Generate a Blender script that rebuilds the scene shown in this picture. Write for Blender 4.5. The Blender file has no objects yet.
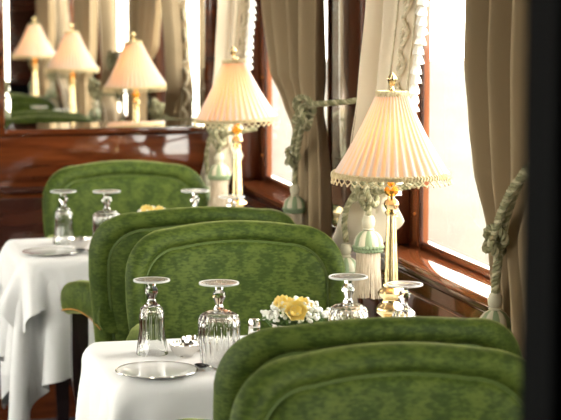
import bpy, bmesh, math, random
import numpy as np
from mathutils import Vector, Matrix

random.seed(7)
PI = math.pi
sc = bpy.context.scene
COL = sc.collection

# ------------------------------------------------------------------ camera
W, H, FPX = 561, 420, 1900.0
VPX, VPY, CZ = -184.0, -16.0, 1.50
TH = math.atan((H / 2 - VPY) / FPX)
PSI = math.atan((W / 2 - VPX) / FPX * math.cos(TH))
fw = Vector((math.sin(PSI) * math.cos(TH), math.cos(PSI) * math.cos(TH), -math.sin(TH)))
rt = Vector((math.cos(PSI), -math.sin(PSI), 0))
up = rt.cross(fw)
cd = bpy.data.cameras.new('camera')
cam = bpy.data.objects.new('camera', cd)
COL.objects.link(cam)
m = Matrix((rt, up, -fw)).transposed().to_4x4()
m.translation = Vector((0, 0, CZ))
cam.matrix_world = m
cd.sensor_width = 36
cd.lens = FPX / W * 36
cd.clip_start = 0.05
cd.dof.use_dof = True
cd.dof.focus_distance = 4.0
cd.dof.aperture_fstop = 6.5
sc.camera = cam

# ------------------------------------------------------------------ world and exposure
sc.view_settings.view_transform = 'Standard'
sc.view_settings.look = 'None'
sc.view_settings.gamma = 1
sc.view_settings.use_curve_mapping = False
sc.view_settings.exposure = 0.0
world = bpy.data.worlds.new('overcast_sky')
sc.world = world
world.use_nodes = True
wn = world.node_tree.nodes
wl = world.node_tree.links
bg = wn['Background']
tc = wn.new('ShaderNodeTexCoord')
sx = wn.new('ShaderNodeSeparateXYZ')
rp = wn.new('ShaderNodeValToRGB')
wl.new(tc.outputs['Generated'], sx.inputs[0])
mp = wn.new('ShaderNodeMapRange')
mp.inputs['From Min'].default_value = -0.2
mp.inputs['From Max'].default_value = 1.0
wl.new(sx.outputs['Z'], mp.inputs['Value'])
wl.new(mp.outputs[0], rp.inputs[0])
rp.color_ramp.elements[0].color = (1.0, 0.94, 0.82, 1)
rp.color_ramp.elements[1].color = (1.0, 0.985, 0.955, 1)
wl.new(rp.outputs[0], bg.inputs['Color'])
bg.inputs['Strength'].default_value = 14.0
sc.cycles.use_denoising = True
sc.cycles.max_bounces = 12
sc.cycles.transmission_bounces = 10
sc.cycles.transparent_max_bounces = 12
sc.cycles.sample_clamp_indirect = 6.0

# ------------------------------------------------------------------ materials
def newmat(name):
    mt = bpy.data.materials.new(name)
    mt.use_nodes = True
    n = mt.node_tree.nodes
    return mt, n, mt.node_tree.links, n['Principled BSDF']

def setp(b, **k):
    names = dict(color='Base Color', rough='Roughness', metal='Metallic', trans='Transmission Weight', ior='IOR',
                 coat='Coat Weight', coatr='Coat Roughness', sheen='Sheen Weight', sheenr='Sheen Roughness',
                 sheent='Sheen Tint', spec='Specular IOR Level', emit='Emission Color', emits='Emission Strength',
                 alpha='Alpha')
    for q, v in k.items():
        if isinstance(v, tuple) and len(v) == 3:
            v = (*v, 1)
        b.inputs[names[q]].default_value = v

def plain(name, color, rough=0.5, bump=0, bscale=200, **k):
    mt, n, l, b = newmat(name)
    setp(b, color=color, rough=rough, **k)
    if bump:
        t = n.new('ShaderNodeTexCoord')
        z = n.new('ShaderNodeTexNoise')
        z.inputs['Scale'].default_value = bscale
        l.new(t.outputs['Object'], z.inputs['Vector'])
        bp = n.new('ShaderNodeBump')
        bp.inputs['Strength'].default_value = bump
        bp.inputs['Distance'].default_value = 0.002
        l.new(z.outputs['Fac'], bp.inputs['Height'])
        l.new(bp.outputs[0], b.inputs['Normal'])
    return mt

def noisy(name, c1, c2, scale=8, detail=4, rough=0.5, stretch=(1, 1, 1), p0=0.35, p1=0.65, bump=0.0, bscale=None, **k):
    mt, n, l, b = newmat(name)
    setp(b, rough=rough, **k)
    t = n.new('ShaderNodeTexCoord')
    mpn = n.new('ShaderNodeMapping')
    mpn.inputs['Scale'].default_value = stretch
    z = n.new('ShaderNodeTexNoise')
    z.inputs['Scale'].default_value = scale
    z.inputs['Detail'].default_value = detail
    l.new(t.outputs['Object'], mpn.inputs[0])
    l.new(mpn.outputs[0], z.inputs['Vector'])
    r = n.new('ShaderNodeValToRGB')
    r.color_ramp.elements[0].position = p0
    r.color_ramp.elements[1].position = p1
    r.color_ramp.elements[0].color = (*c1, 1)
    r.color_ramp.elements[1].color = (*c2, 1)
    l.new(z.outputs['Fac'], r.inputs[0])
    l.new(r.outputs[0], b.inputs['Base Color'])
    if bump:
        z2 = n.new('ShaderNodeTexNoise')
        z2.inputs['Scale'].default_value = bscale or scale
        z2.inputs['Detail'].default_value = 3
        l.new(mpn.outputs[0], z2.inputs['Vector'])
        bp = n.new('ShaderNodeBump')
        bp.inputs['Strength'].default_value = bump
        bp.inputs['Distance'].default_value = 0.003
        l.new(z2.outputs['Fac'], bp.inputs['Height'])
        l.new(bp.outputs[0], b.inputs['Normal'])
    return mt

def mk_velvet():
    mt, n, l, b = newmat('green_velvet')
    setp(b, rough=0.62, sheen=0.62, sheenr=0.28, sheent=(0.80, 0.85, 0.32), spec=0.15)
    t = n.new('ShaderNodeTexCoord')
    z = n.new('ShaderNodeTexNoise')
    z.inputs['Scale'].default_value = 26
    z.inputs['Detail'].default_value = 5
    z.inputs['Roughness'].default_value = 0.65
    l.new(t.outputs['Object'], z.inputs['Vector'])
    mpn = n.new('ShaderNodeMapping')
    mpn.inputs['Scale'].default_value = (80, 80, 210)
    l.new(t.outputs['Object'], mpn.inputs[0])
    z2 = n.new('ShaderNodeTexNoise')
    z2.inputs['Scale'].default_value = 1.0
    z2.inputs['Detail'].default_value = 3
    l.new(mpn.outputs[0], z2.inputs['Vector'])
    mx = n.new('ShaderNodeMath')
    mx.operation = 'MULTIPLY_ADD'
    mx.inputs[1].default_value = 0.75
    l.new(z2.outputs['Fac'], mx.inputs[0])
    l.new(z.outputs['Fac'], mx.inputs[2])
    r = n.new('ShaderNodeValToRGB')
    e = r.color_ramp.elements
    e[0].position = 0.42
    e[0].color = (0.015, 0.029, 0.003, 1)
    e[1].position = 1.0
    e[1].color = (0.066, 0.094, 0.014, 1)
    q = e.new(0.80)
    q.color = (0.029, 0.050, 0.006, 1)
    l.new(mx.outputs[0], r.inputs[0])
    l.new(r.outputs[0], b.inputs['Base Color'])
    bp = n.new('ShaderNodeBump')
    bp.inputs['Strength'].default_value = 0.25
    bp.inputs['Distance'].default_value = 0.003
    l.new(mx.outputs[0], bp.inputs['Height'])
    l.new(bp.outputs[0], b.inputs['Normal'])
    return mt

def mk_wood(name, c1, c2, rough=0.16, stretch=(3, 3, 40)):
    mt, n, l, b = newmat(name)
    setp(b, rough=rough, coat=0.6, coatr=0.02)
    t = n.new('ShaderNodeTexCoord')
    mpn = n.new('ShaderNodeMapping')
    mpn.inputs['Scale'].default_value = stretch
    z = n.new('ShaderNodeTexNoise')
    z.inputs['Scale'].default_value = 1.2
    z.inputs['Detail'].default_value = 6
    z.inputs['Distortion'].default_value = 0.6
    l.new(t.outputs['Object'], mpn.inputs[0])
    l.new(mpn.outputs[0], z.inputs['Vector'])
    r = n.new('ShaderNodeValToRGB')
    r.color_ramp.elements[0].position = 0.32
    r.color_ramp.elements[1].position = 0.7
    r.color_ramp.elements[0].color = (*c1, 1)
    r.color_ramp.elements[1].color = (*c2, 1)
    l.new(z.outputs['Fac'], r.inputs[0])
    l.new(r.outputs[0], b.inputs['Base Color'])
    return mt

def mk_shade(name, fac, dc, tcol):
    mt = bpy.data.materials.new(name)
    mt.use_nodes = True
    n, l = mt.node_tree.nodes, mt.node_tree.links
    n.clear()
    out = n.new('ShaderNodeOutputMaterial')
    d = n.new('ShaderNodeBsdfDiffuse')
    d.inputs[0].default_value = dc
    tr = n.new('ShaderNodeBsdfTranslucent')
    tr.inputs[0].default_value = tcol
    mx = n.new('ShaderNodeMixShader')
    mx.inputs[0].default_value = fac
    l.new(d.outputs[0], mx.inputs[1])
    l.new(tr.outputs[0], mx.inputs[2])
    l.new(mx.outputs[0], out.inputs[0])
    return mt

def mk_cloth(name, c, tr=0.15, bs=900):
    mt = bpy.data.materials.new(name)
    mt.use_nodes = True
    n, l = mt.node_tree.nodes, mt.node_tree.links
    b = n['Principled BSDF']
    setp(b, color=c, rough=0.75, spec=0.2)
    t = n.new('ShaderNodeTexCoord')
    z = n.new('ShaderNodeTexNoise')
    z.inputs['Scale'].default_value = bs
    l.new(t.outputs['Object'], z.inputs['Vector'])
    bp = n.new('ShaderNodeBump')
    bp.inputs['Strength'].default_value = 0.15
    bp.inputs['Distance'].default_value = 0.001
    l.new(z.outputs['Fac'], bp.inputs['Height'])
    l.new(bp.outputs[0], b.inputs['Normal'])
    if tr:
        x = n.new('ShaderNodeBsdfTranslucent')
        x.inputs[0].default_value = (*c, 1)
        mx = n.new('ShaderNodeMixShader')
        mx.inputs[0].default_value = tr
        l.new(b.outputs[0], mx.inputs[1])
        l.new(x.outputs[0], mx.inputs[2])
        l.new(mx.outputs[0], n['Material Output'].inputs[0])
    return mt

def mk_pane():
    mt = bpy.data.materials.new('window_glass')
    mt.use_nodes = True
    n, l = mt.node_tree.nodes, mt.node_tree.links
    n.clear()
    out = n.new('ShaderNodeOutputMaterial')
    a = n.new('ShaderNodeBsdfTransparent')
    a.inputs[0].default_value = (0.97, 0.98, 0.97, 1)
    g = n.new('ShaderNodeBsdfGlossy')
    g.inputs['Roughness'].default_value = 0.02
    lw = n.new('ShaderNodeLayerWeight')
    pw = n.new('ShaderNodeMath')
    pw.operation = 'POWER'
    pw.inputs[1].default_value = 5
    l.new(lw.outputs['Facing'], pw.inputs[0])
    fr = n.new('ShaderNodeMath')
    fr.operation = 'MULTIPLY_ADD'
    fr.inputs[1].default_value = 0.5
    fr.inputs[2].default_value = 0.03
    l.new(pw.outputs[0], fr.inputs[0])
    mx = n.new('ShaderNodeMixShader')
    l.new(fr.outputs[0], mx.inputs[0])
    l.new(a.outputs[0], mx.inputs[1])
    l.new(g.outputs[0], mx.inputs[2])
    l.new(mx.outputs[0], out.inputs[0])
    return mt

def mk_crystal():
    mt, n, l, b = newmat('clear_crystal')
    setp(b, color=(0.98, 0.99, 0.985), rough=0.015, trans=1.0, ior=1.5)
    return mt

M = {}
M['velvet'] = mk_velvet()
M['piping'] = plain('velvet_piping', (0.05, 0.085, 0.010), 0.6, sheen=0.6, sheent=(0.8, 0.9, 0.3))
M['mahogany'] = mk_wood('mahogany', (0.036, 0.008, 0.003), (0.145, 0.036, 0.010), rough=0.09, stretch=(2.5, 2.5, 26))
M['mahogany_dark'] = mk_wood('dark_mahogany', (0.022, 0.007, 0.005), (0.060, 0.018, 0.010), stretch=(3, 3, 20))
M['mahogany_up'] = mk_wood('upright_grain_mahogany', (0.035, 0.010, 0.005), (0.13, 0.036, 0.014), rough=0.22, stretch=(26, 26, 2.0))
M['frame_wood'] = mk_wood('window_frame_mahogany', (0.15, 0.042, 0.015), (0.27, 0.085, 0.030), stretch=(20, 20, 3))
M['sill_wood'] = mk_wood('polished_sill_mahogany', (0.12, 0.030, 0.010), (0.19, 0.055, 0.018), rough=0.08, stretch=(20, 2, 20))
M['unlit_wood'] = plain('unlit_black_wood', (0.0028, 0.0034, 0.0040), 0.7, spec=0.03)  # the jamb's unlit darkness is put into this black base colour
M['chair_wood'] = plain('dark_chair_wood', (0.018, 0.010, 0.010), 0.25, coat=0.4)
M['gold'] = noisy('pale_gilt_brass', (0.74, 0.57, 0.28), (0.84, 0.70, 0.42), scale=60, rough=0.24, metal=1.0)
M['amber'] = plain('amber_gilding', (0.85, 0.42, 0.06), 0.2, metal=0.8)
M['brass'] = plain('brass_nail', (0.42, 0.20, 0.05), 0.4, metal=1.0)
M['silver'] = plain('polished_silver', (0.82, 0.80, 0.77), 0.16, metal=1.0)
M['silver_reflect'] = plain('dark_reflection_silver', (0.10, 0.10, 0.10), 0.2, metal=0.7)  # dark reflection in the spoon bowl, put into the metal colour
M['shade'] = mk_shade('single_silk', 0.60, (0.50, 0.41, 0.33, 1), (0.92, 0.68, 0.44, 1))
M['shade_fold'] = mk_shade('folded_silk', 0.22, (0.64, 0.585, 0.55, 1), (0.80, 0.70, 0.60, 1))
M['gimp'] = noisy('beige_gimp_trim', (0.52, 0.42, 0.22), (0.76, 0.66, 0.42), scale=160, rough=0.7, bump=0.6, bscale=300)
M['linen'] = mk_cloth('white_linen', (0.83, 0.83, 0.82), 0.06)
M['curtain'] = mk_cloth('cream_curtain_silk', (0.80, 0.70, 0.54), 0.06, 500)
M['curtain_shaded'] = mk_cloth('shaded_curtain_taupe', (0.285, 0.21, 0.122), 0.0, 500)  # same curtain cloth in shade; the shade is put into the colour
M['braid'] = noisy('cream_green_braid', (0.60, 0.53, 0.37), (0.78, 0.71, 0.53), scale=90, rough=0.8)
M['tassel_white'] = noisy('off_white_tassel', (0.74, 0.70, 0.60), (0.86, 0.83, 0.76), scale=140, rough=0.8)
M['rope'] = noisy('sage_rope', (0.14, 0.135, 0.06), (0.22, 0.20, 0.10), scale=70, rough=0.75)
M['rope_cream'] = noisy('cream_rope_strand', (0.27, 0.24, 0.135), (0.40, 0.36, 0.22), scale=70, rough=0.75)
M['tassel_green'] = plain('sage_green_silk', (0.15, 0.20, 0.10), 0.6, bump=0.3, bscale=400)
M['tassel_cream'] = plain('cream_silk', (0.42, 0.38, 0.27), 0.6, bump=0.3, bscale=400)
M['skirt'] = noisy('beige_tassel_strands', (0.36, 0.29, 0.20), (0.58, 0.50, 0.37), scale=60, rough=0.7, stretch=(8, 8, 0.6))
M['mirror'] = plain('mirror_silvering', (0.90, 0.89, 0.85), 0.01, metal=1.0)
M['pane'] = mk_pane()
M['crystal'] = mk_crystal()
M['cut_crystal'] = plain('frosted_cut_crystal', (0.98, 0.985, 0.98), 0.22, trans=0.93, ior=1.5)
M['rim_crystal'] = plain('ground_crystal_edge', (0.95, 0.96, 0.95), 0.35, trans=0.55, ior=1.45)
M['china'] = plain('white_china', (0.85, 0.85, 0.83), 0.08, coat=0.5)
M['carpet'] = noisy('navy_carpet', (0.010, 0.014, 0.022), (0.030, 0.038, 0.050), scale=60, rough=0.95)
M['ceiling'] = plain('cream_ceiling_paint', (0.74, 0.70, 0.62), 0.6)
M['vestibule'] = plain('dark_vestibule_paint', (0.006, 0.0065, 0.0075), 0.7, spec=0.1)
M['petal_yellow'] = noisy('yellow_petal', (0.93, 0.72, 0.16), (0.95, 0.84, 0.42), scale=40, rough=0.55)
M['petal_white'] = plain('white_blossom', (0.90, 0.91, 0.86), 0.6)
M['leaf'] = noisy('leaf_green', (0.06, 0.14, 0.03), (0.15, 0.26, 0.07), scale=40, rough=0.5)
M['ground'] = noisy('dry_grass', (0.062, 0.053, 0.037), (0.080, 0.072, 0.054), scale=0.5, rough=1)
M['trunk'] = noisy('pale_bark', (0.10, 0.083, 0.065), (0.13, 0.11, 0.09), scale=5, rough=1)
M['foliage'] = noisy('autumn_foliage', (0.10, 0.085, 0.05), (0.14, 0.12, 0.075), scale=6, rough=1)
M['bulb'] = plain('lit_bulb', (1, 0.8, 0.5), 0.5, emit=(1.0, 0.55, 0.22), emits=5.0)

# ------------------------------------------------------------------ mesh helpers
class MB:
    def __init__(s):
        s.v, s.f, s.mi = [], [], []
    def add(s, verts, faces, mi=0):
        o = len(s.v)
        s.v.extend([tuple(p) for p in verts])
        for f in faces:
            s.f.append(tuple(i + o for i in f))
            s.mi.append(mi)
    def box(s, x0, x1, y0, y1, z0, z1, mi=0):
        s.add([(x0, y0, z0), (x1, y0, z0), (x1, y1, z0), (x0, y1, z0), (x0, y0, z1), (x1, y0, z1), (x1, y1, z1), (x0, y1, z1)],
              [(0, 3, 2, 1), (4, 5, 6, 7), (0, 1, 5, 4), (1, 2, 6, 5), (2, 3, 7, 6), (3, 0, 4, 7)], mi)
    def grid(s, P, closed_u=False, closed_v=False, mi=0):
        nv, nu = len(P), len(P[0])
        verts = [p for row in P for p in row]
        fs = []
        for j in range(nv - (0 if closed_v else 1)):
            for i in range(nu - (0 if closed_u else 1)):
                i2, j2 = (i + 1) % nu, (j + 1) % nv
                fs.append((j * nu + i, j * nu + i2, j2 * nu + i2, j2 * nu + i))
        s.add(verts, fs, mi)
    def lathe(s, prof, n=24, cx=0, cy=0, rfun=None, cap=True, mi=0):
        P = []
        for (r, z) in prof:
            row = []
            for k in range(n):
                a = 2 * PI * k / n
                rr = r * (rfun(a, z) if rfun else 1)
                row.append((cx + rr * math.cos(a), cy + rr * math.sin(a), z))
            P.append(row)
        s.grid(P, closed_u=True, mi=mi)
        if cap:
            o = len(s.v)
            nn = len(prof)
            if prof[0][0] > 1e-5:
                s.f.append(tuple(o - nn * n + k for k in reversed(range(n)))); s.mi.append(mi)
            if prof[-1][0] > 1e-5:
                s.f.append(tuple(o - n + k for k in range(n))); s.mi.append(mi)
    def tube(s, pts, r, n=8, closed=False, cap=True, flat=None, mi=0):
        pts = [Vector(p) for p in pts]
        N = len(pts)
        P = []
        ref = Vector((0.13, 0.21, 0.97))
        prevn = None
        for i in range(N):
            if closed:
                t = pts[(i + 1) % N] - pts[i - 1]
            else:
                t = pts[min(i + 1, N - 1)] - pts[max(i - 1, 0)]
            if t.length < 1e-9:
                t = Vector((0, 0, 1))
            t.normalize()
            if prevn is None:
                a = t.cross(ref)
                if a.length < 1e-3:
                    a = t.cross(Vector((1, 0, 0)))
            else:
                a = prevn - t * prevn.dot(t)
                if a.length < 1e-6:
                    a = t.cross(ref)
            a.normalize()
            prevn = a
            b = t.cross(a)
            rr = r(i / (N - 1)) if callable(r) else r
            P.append([pts[i] + (a * math.cos(2 * PI * k / n) + b * math.sin(2 * PI * k / n)) * rr for k in range(n)])
        s.grid(P, closed_u=True, closed_v=closed, mi=mi)
        if cap and not closed:
            o = len(s.v)
            s.f.append(tuple(o - N * n + k for k in reversed(range(n)))); s.mi.append(mi)
            s.f.append(tuple(o - n + k for k in range(n))); s.mi.append(mi)
    def sphere(s, c, r, nu=10, nv=6, sz=1.0, mi=0):
        P = [[(c[0] + r * math.sin(PI * j / nv) * math.cos(2 * PI * i / nu), c[1] + r * math.sin(PI * j / nv) * math.sin(2 * PI * i / nu),
               c[2] + r * sz * math.cos(PI * j / nv)) for i in range(nu)] for j in range(nv + 1)]
        s.grid(P, closed_u=True, mi=mi)
    def mesh(s, name, mats, smooth=True, weld=1e-5, sharp=35):
        me = bpy.data.meshes.new(name)
        me.from_pydata(s.v, [], s.f)
        for mt in (mats if isinstance(mats, (list, tuple)) else [mats]):
            me.materials.append(mt)
        if any(s.mi):
            me.polygons.foreach_set('material_index', s.mi)
        bm = bmesh.new()
        bm.from_mesh(me)
        bmesh.ops.remove_doubles(bm, verts=bm.verts, dist=weld)
        bmesh.ops.recalc_face_normals(bm, faces=bm.faces)
        if smooth:
            for f in bm.faces:
                f.smooth = True
            lim = math.radians(sharp)
            for e in bm.edges:
                if len(e.link_faces) == 2 and e.calc_face_angle(0) > lim:
                    e.smooth = False
        bm.to_mesh(me)
        bm.free()
        return me

def put(name, mb, mats, parent=None, loc=None, smooth=True, sharp=35):
    me = mb if isinstance(mb, bpy.types.Mesh) else mb.mesh(name, mats, smooth, sharp=sharp)
    o = bpy.data.objects.new(name, me)
    COL.objects.link(o)
    if parent:
        o.parent = parent
    if loc is not None:
        o.location = loc
    return o

def tag(o, label=None, cat=None, group=None, kind=None):
    if label: o['label'] = label
    if cat: o['category'] = cat
    if group: o['group'] = group
    if kind: o['kind'] = kind
    return o

def empty(name, loc=(0, 0, 0), rz=0):
    o = bpy.data.objects.new(name, None)
    o.empty_display_size = 0.05
    COL.objects.link(o)
    o.location = loc
    o.rotation_euler = (0, 0, rz)
    return o

def copy_tree(o, parent=None):
    c = o.copy()
    COL.objects.link(c)
    if parent:
        c.parent = parent
    for ch in o.children:
        copy_tree(ch, c)
    return c

def bevel_box(x0, x1, y0, y1, z0, z1, b=0.004, seg=2):
    me = bpy.data.meshes.new('box')
    bm = bmesh.new()
    bmesh.ops.create_cube(bm, size=1)
    for v in bm.verts:
        v.co = ((x0 + x1) / 2 + v.co.x * (x1 - x0), (y0 + y1) / 2 + v.co.y * (y1 - y0), (z0 + z1) / 2 + v.co.z * (z1 - z0))
    bmesh.ops.bevel(bm, geom=bm.edges[:], offset=b, segments=seg, profile=0.5, affect='EDGES')
    for f in bm.faces:
        f.smooth = True
    bm.to_mesh(me)
    bm.free()
    return me

def pbox(name, x0, x1, y0, y1, z0, z1, mat, parent=None, b=0.004):
    me = bevel_box(x0, x1, y0, y1, z0, z1, b)
    me.name = name
    me.materials.append(mat)
    return put(name, me, None, parent)

def catmull(pts, n):
    pts = [np.array(p, float) for p in pts]
    P = [2 * pts[0] - pts[1]] + pts + [2 * pts[-1] - pts[-2]]
    out = []
    segs = len(pts) - 1
    for k in range(n):
        t = k / (n - 1) * segs
        i = min(int(t), segs - 1)
        t -= i
        p0, p1, p2, p3 = P[i:i + 4]
        out.append(0.5 * ((2 * p1) + (-p0 + p2) * t + (2 * p0 - 5 * p1 + 4 * p2 - p3) * t * t + (-p0 + 3 * p1 - 3 * p2 + p3) * t ** 3))
    return out

def lerp_tab(tab, z):
    """tab: list of (key, values...) with descending key"""
    if z >= tab[0][0]: return tab[0][1:]
    if z <= tab[-1][0]: return tab[-1][1:]
    for a, b in zip(tab, tab[1:]):
        if a[0] >= z >= b[0]:
            t = (a[0] - z) / (a[0] - b[0])
            t = t * t * (3 - 2 * t) * 0.5 + t * 0.5
            return tuple(p + (q - p) * t for p, q in zip(a[1:], b[1:]))

def rope(mb, path, R, pitch=0.035, strands=3, n=6, closed=False, step=0.004):
    """twisted rope of round strands along a path"""
    path = [Vector(p) for p in path]
    d = [0]
    for a, b in zip(path, path[1:]):
        d.append(d[-1] + (b - a).length)
    L = d[-1]
    N = max(8, int(L / step))
    pts = []
    j = 0
    for k in range(N + 1):
        s = L * k / N
        while j < len(d) - 2 and d[j + 1] < s: j += 1
        t = (s - d[j]) / max(d[j + 1] - d[j], 1e-9)
        pts.append(path[j].lerp(path[j + 1], t))
    prev = None
    fr = []
    for i in range(N + 1):
        t = (pts[min(i + 1, N)] - pts[max(i - 1, 0)])
        t.normalize()
        a = t.cross(Vector((0.31, 0.9, 0.2))) if prev is None else prev - t * prev.dot(t)
        a.normalize()
        prev = a
        fr.append((a, t.cross(a)))
    for q in range(strands):
        P = []
        for i in range(N + 1):
            ang = 2 * PI * (q / strands + L * i / N / pitch)
            P.append(pts[i] + (fr[i][0] * math.cos(ang) + fr[i][1] * math.sin(ang)) * R * 0.55)
        mb.tube(P, R * 0.47, n, mi=q % 2)

# ------------------------------------------------------------------ setting: shell of the dining carriage
PITCH = 1.68
YP = 6.48            # mirror partition plane
YN = 1.44            # near partition plane
XW = 1.365           # window side inner face
tag(pbox('floor', -1.6, 1.6, -1.5, YP + 0.3, -0.08, 0.0, M['carpet'], b=0.002), kind='structure')
tag(pbox('ceiling', -1.6, 1.6, YN - 0.06, YP + 0.3, 2.35, 2.43, M['ceiling'], b=0.002), kind='structure')
tag(pbox('ceiling_vestibule', -1.6, 1.6, -1.5, YN - 0.06, 2.35, 2.43, M['vestibule'], b=0.002), kind='structure')

WIN = [(3.40 + k * PITCH, 4.56 + k * PITCH) for k in (-1, 0, 1)]     # openings along Y
ZS, ZT = 0.848, 1.98

def side_wall(name, s):
    """window wall at X = s*XW, openings for three windows"""
    mb = MB()
    def bx(xa, xb, *r):
        mb.box(min(s * xa, s * xb), max(s * xa, s * xb), *r)
    bx(XW, 1.462, YN - 0.06, YP, 0.0, ZS - 0.022)
    bx(XW, 1.462, YN - 0.06, YP, ZT, 2.35)
    ys = [YN - 0.06] + [q for w in WIN for q in w] + [YP]
    for a, b in zip(ys[0::2], ys[1::2]):
        bx(XW + 0.012, 1.462, a, b, ZS - 0.022, ZT)
    w = put(name, mb, M['mahogany'], smooth=False)
    tag(w, kind='structure')
    return w

wr = side_wall('wall_right', 1)
wlft = side_wall('wall_left', -1)
# ledge, mouldings and raised pier panels of the window side
pbox('ledge', XW - 0.022, 1.455, YN, YP, ZS - 0.020, ZS, M['sill_wood'], wr, 0.005)
pbox('moulding', XW - 0.010, XW, YN, YP, ZS - 0.042, ZS - 0.020, M['mahogany_dark'], wr, 0.006)
ys = [YN] + [q for w in WIN for q in w] + [YP]
for a, b in zip(ys[0::2], ys[1::2]):
    if b - a > 0.3:
        pbox('pier_panel', XW - 0.002, XW + 0.02, a + 0.06, b - 0.06, ZS + 0.05, ZT, M['mahogany_up'], wr, 0.006)
    else:
        pbox('pier_panel', XW + 0.002, XW + 0.02, a + 0.02, b - 0.02, ZS + 0.05, ZT, M['mahogany_up'], wr, 0.006)
for k in (-1, 0, 1):
    pbox('dado_panel', XW - 0.008, XW + 0.01, 3.05 + k * PITCH, 4.55 + k * PITCH, 0.15, ZS - 0.075, M['mahogany'], wr, 0.006)

for i, (a, b) in enumerate(WIN):
    for s, nm in ((1, 'window_%d' % (i + 1)), (-1, 'window_%d' % (i + 4))):
        w = empty(nm, (s * 1.46, (a + b) / 2, ZS))
        tag(w, kind='structure')
        def part(n_, xa, xb, y0, y1, z0, z1, mat, bv=0.004):
            xa, xb = sorted((s * xa, s * xb))
            o = pbox(n_, xa - s * 1.46, xb - s * 1.46, y0 - (a + b) / 2, y1 - (a + b) / 2, z0 - ZS, z1 - ZS, mat, w, bv)
            return o
        part('stile', 1.440, 1.462, b - 0.10, b, ZS, ZT, M['frame_wood'])
        part('stile', 1.440, 1.462, a, a + 0.06, ZS, ZT, M['frame_wood'])
        part('rail', 1.440, 1.462, a + 0.06, b - 0.10, ZS, ZS + 0.019, M['frame_wood'])
        part('rail', 1.440, 1.462, a + 0.06, b - 0.10, ZT - 0.05, ZT, M['frame_wood'])
        part('bead', 1.433, 1.443, b - 0.115, b - 0.103, ZS, ZT, M['mahogany_dark'], 0.003)
        part('jamb', XW + 0.004, 1.440, b - 0.016, b, ZS, ZT, M['mahogany_up'], 0.003)
        part('jamb', XW + 0.004, 1.440, a, a + 0.016, ZS, ZT, M['mahogany_up'], 0.003)
        part('pane', 1.450, 1.454, a + 0.05, b - 0.09, ZS + 0.01, ZT - 0.04, M['pane'], 0.0005)
        if s == 1:
            for zz in (0.93, 1.19, 1.5):
                sb = MB()
                sb.sphere((0, 0, 0), 0.004, 10, 6)
                put('screw', sb, M['brass'], w, (-0.021, b - 0.055 - (a + b) / 2, zz - ZS))

# far partition with the doorway to the next saloon
fp = MB()
fp.box(0.34, 1.462, YP, YP + 0.07, 0, 2.35)
fp.box(-1.462, -0.34, YP, YP + 0.07, 0, 2.35)
fp.box(-0.34, 0.34, YP, YP + 0.07, 2.02, 2.35)
fpo = tag(put('wall_far', fp, M['mahogany'], smooth=False), kind='structure')
pbox('upper_panel', 0.44, 1.345, YP - 0.006, YP + 0.01, 0.83, 0.985, M['mahogany'], fpo, 0.005)
pbox('lower_panel', 0.44, 1.345, YP - 0.006, YP + 0.01, 0.12, 0.775, M['mahogany_dark'], fpo, 0.005)
pbox('moulding', 0.36, 1.355, YP - 0.014, YP, 0.788, 0.812, M['mahogany_dark'], fpo, 0.006)
pbox('door_casing', 0.34, 0.40, YP - 0.016, YP, 0, 2.06, M['mahogany_dark'], fpo, 0.006)
d1 = tag(pbox('door_1', -0.335, 0.335, YP + 0.02, YP + 0.055, 0.005, 2.015, M['mahogany_up'], b=0.004), kind='structure')
pbox('door_panel', -0.25, 0.25, YP + 0.012, YP + 0.022, 0.2, 0.95, M['mahogany'], d1, 0.004)
pbox('door_panel', -0.25, 0.25, YP + 0.012, YP + 0.022, 1.05, 1.9, M['mahogany'], d1, 0.004)
hb = MB()
hb.tube([(0.29, YP - 0.03, 1.0), (0.20, YP - 0.03, 1.0)], 0.009, 8)
hb.tube([(0.28, YP + 0.02, 1.0), (0.28, YP - 0.03, 1.0)], 0.008, 8)
put('door_handle', hb, M['brass'], d1)

# near partition: the unlit doorway jamb, coloured black, at the right of the picture; the vestibule the camera stands in
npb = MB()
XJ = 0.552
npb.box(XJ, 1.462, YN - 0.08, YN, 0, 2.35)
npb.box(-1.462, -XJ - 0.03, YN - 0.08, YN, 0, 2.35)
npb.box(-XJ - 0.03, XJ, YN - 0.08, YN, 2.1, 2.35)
npo = tag(put('wall_near', npb, M['unlit_wood'], smooth=False), kind='structure')
pbox('door_casing', XJ - 0.012, XJ + 0.07, YN - 0.10, YN - 0.08, 0, 2.12, M['unlit_wood'], npo, 0.006)
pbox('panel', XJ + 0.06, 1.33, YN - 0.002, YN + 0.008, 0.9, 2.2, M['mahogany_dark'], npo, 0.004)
vb = MB()
vb.box(-1.58, -1.5, -1.5, YN - 0.08, 0, 2.35)
vb.box(1.5, 1.58, -1.5, YN - 0.08, 0, 2.35)
vb.box(-1.5, 1.5, -1.5, -1.42, 0, 2.35)
tag(put('wall_vestibule', vb, M['vestibule'], smooth=False), kind='structure')

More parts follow.
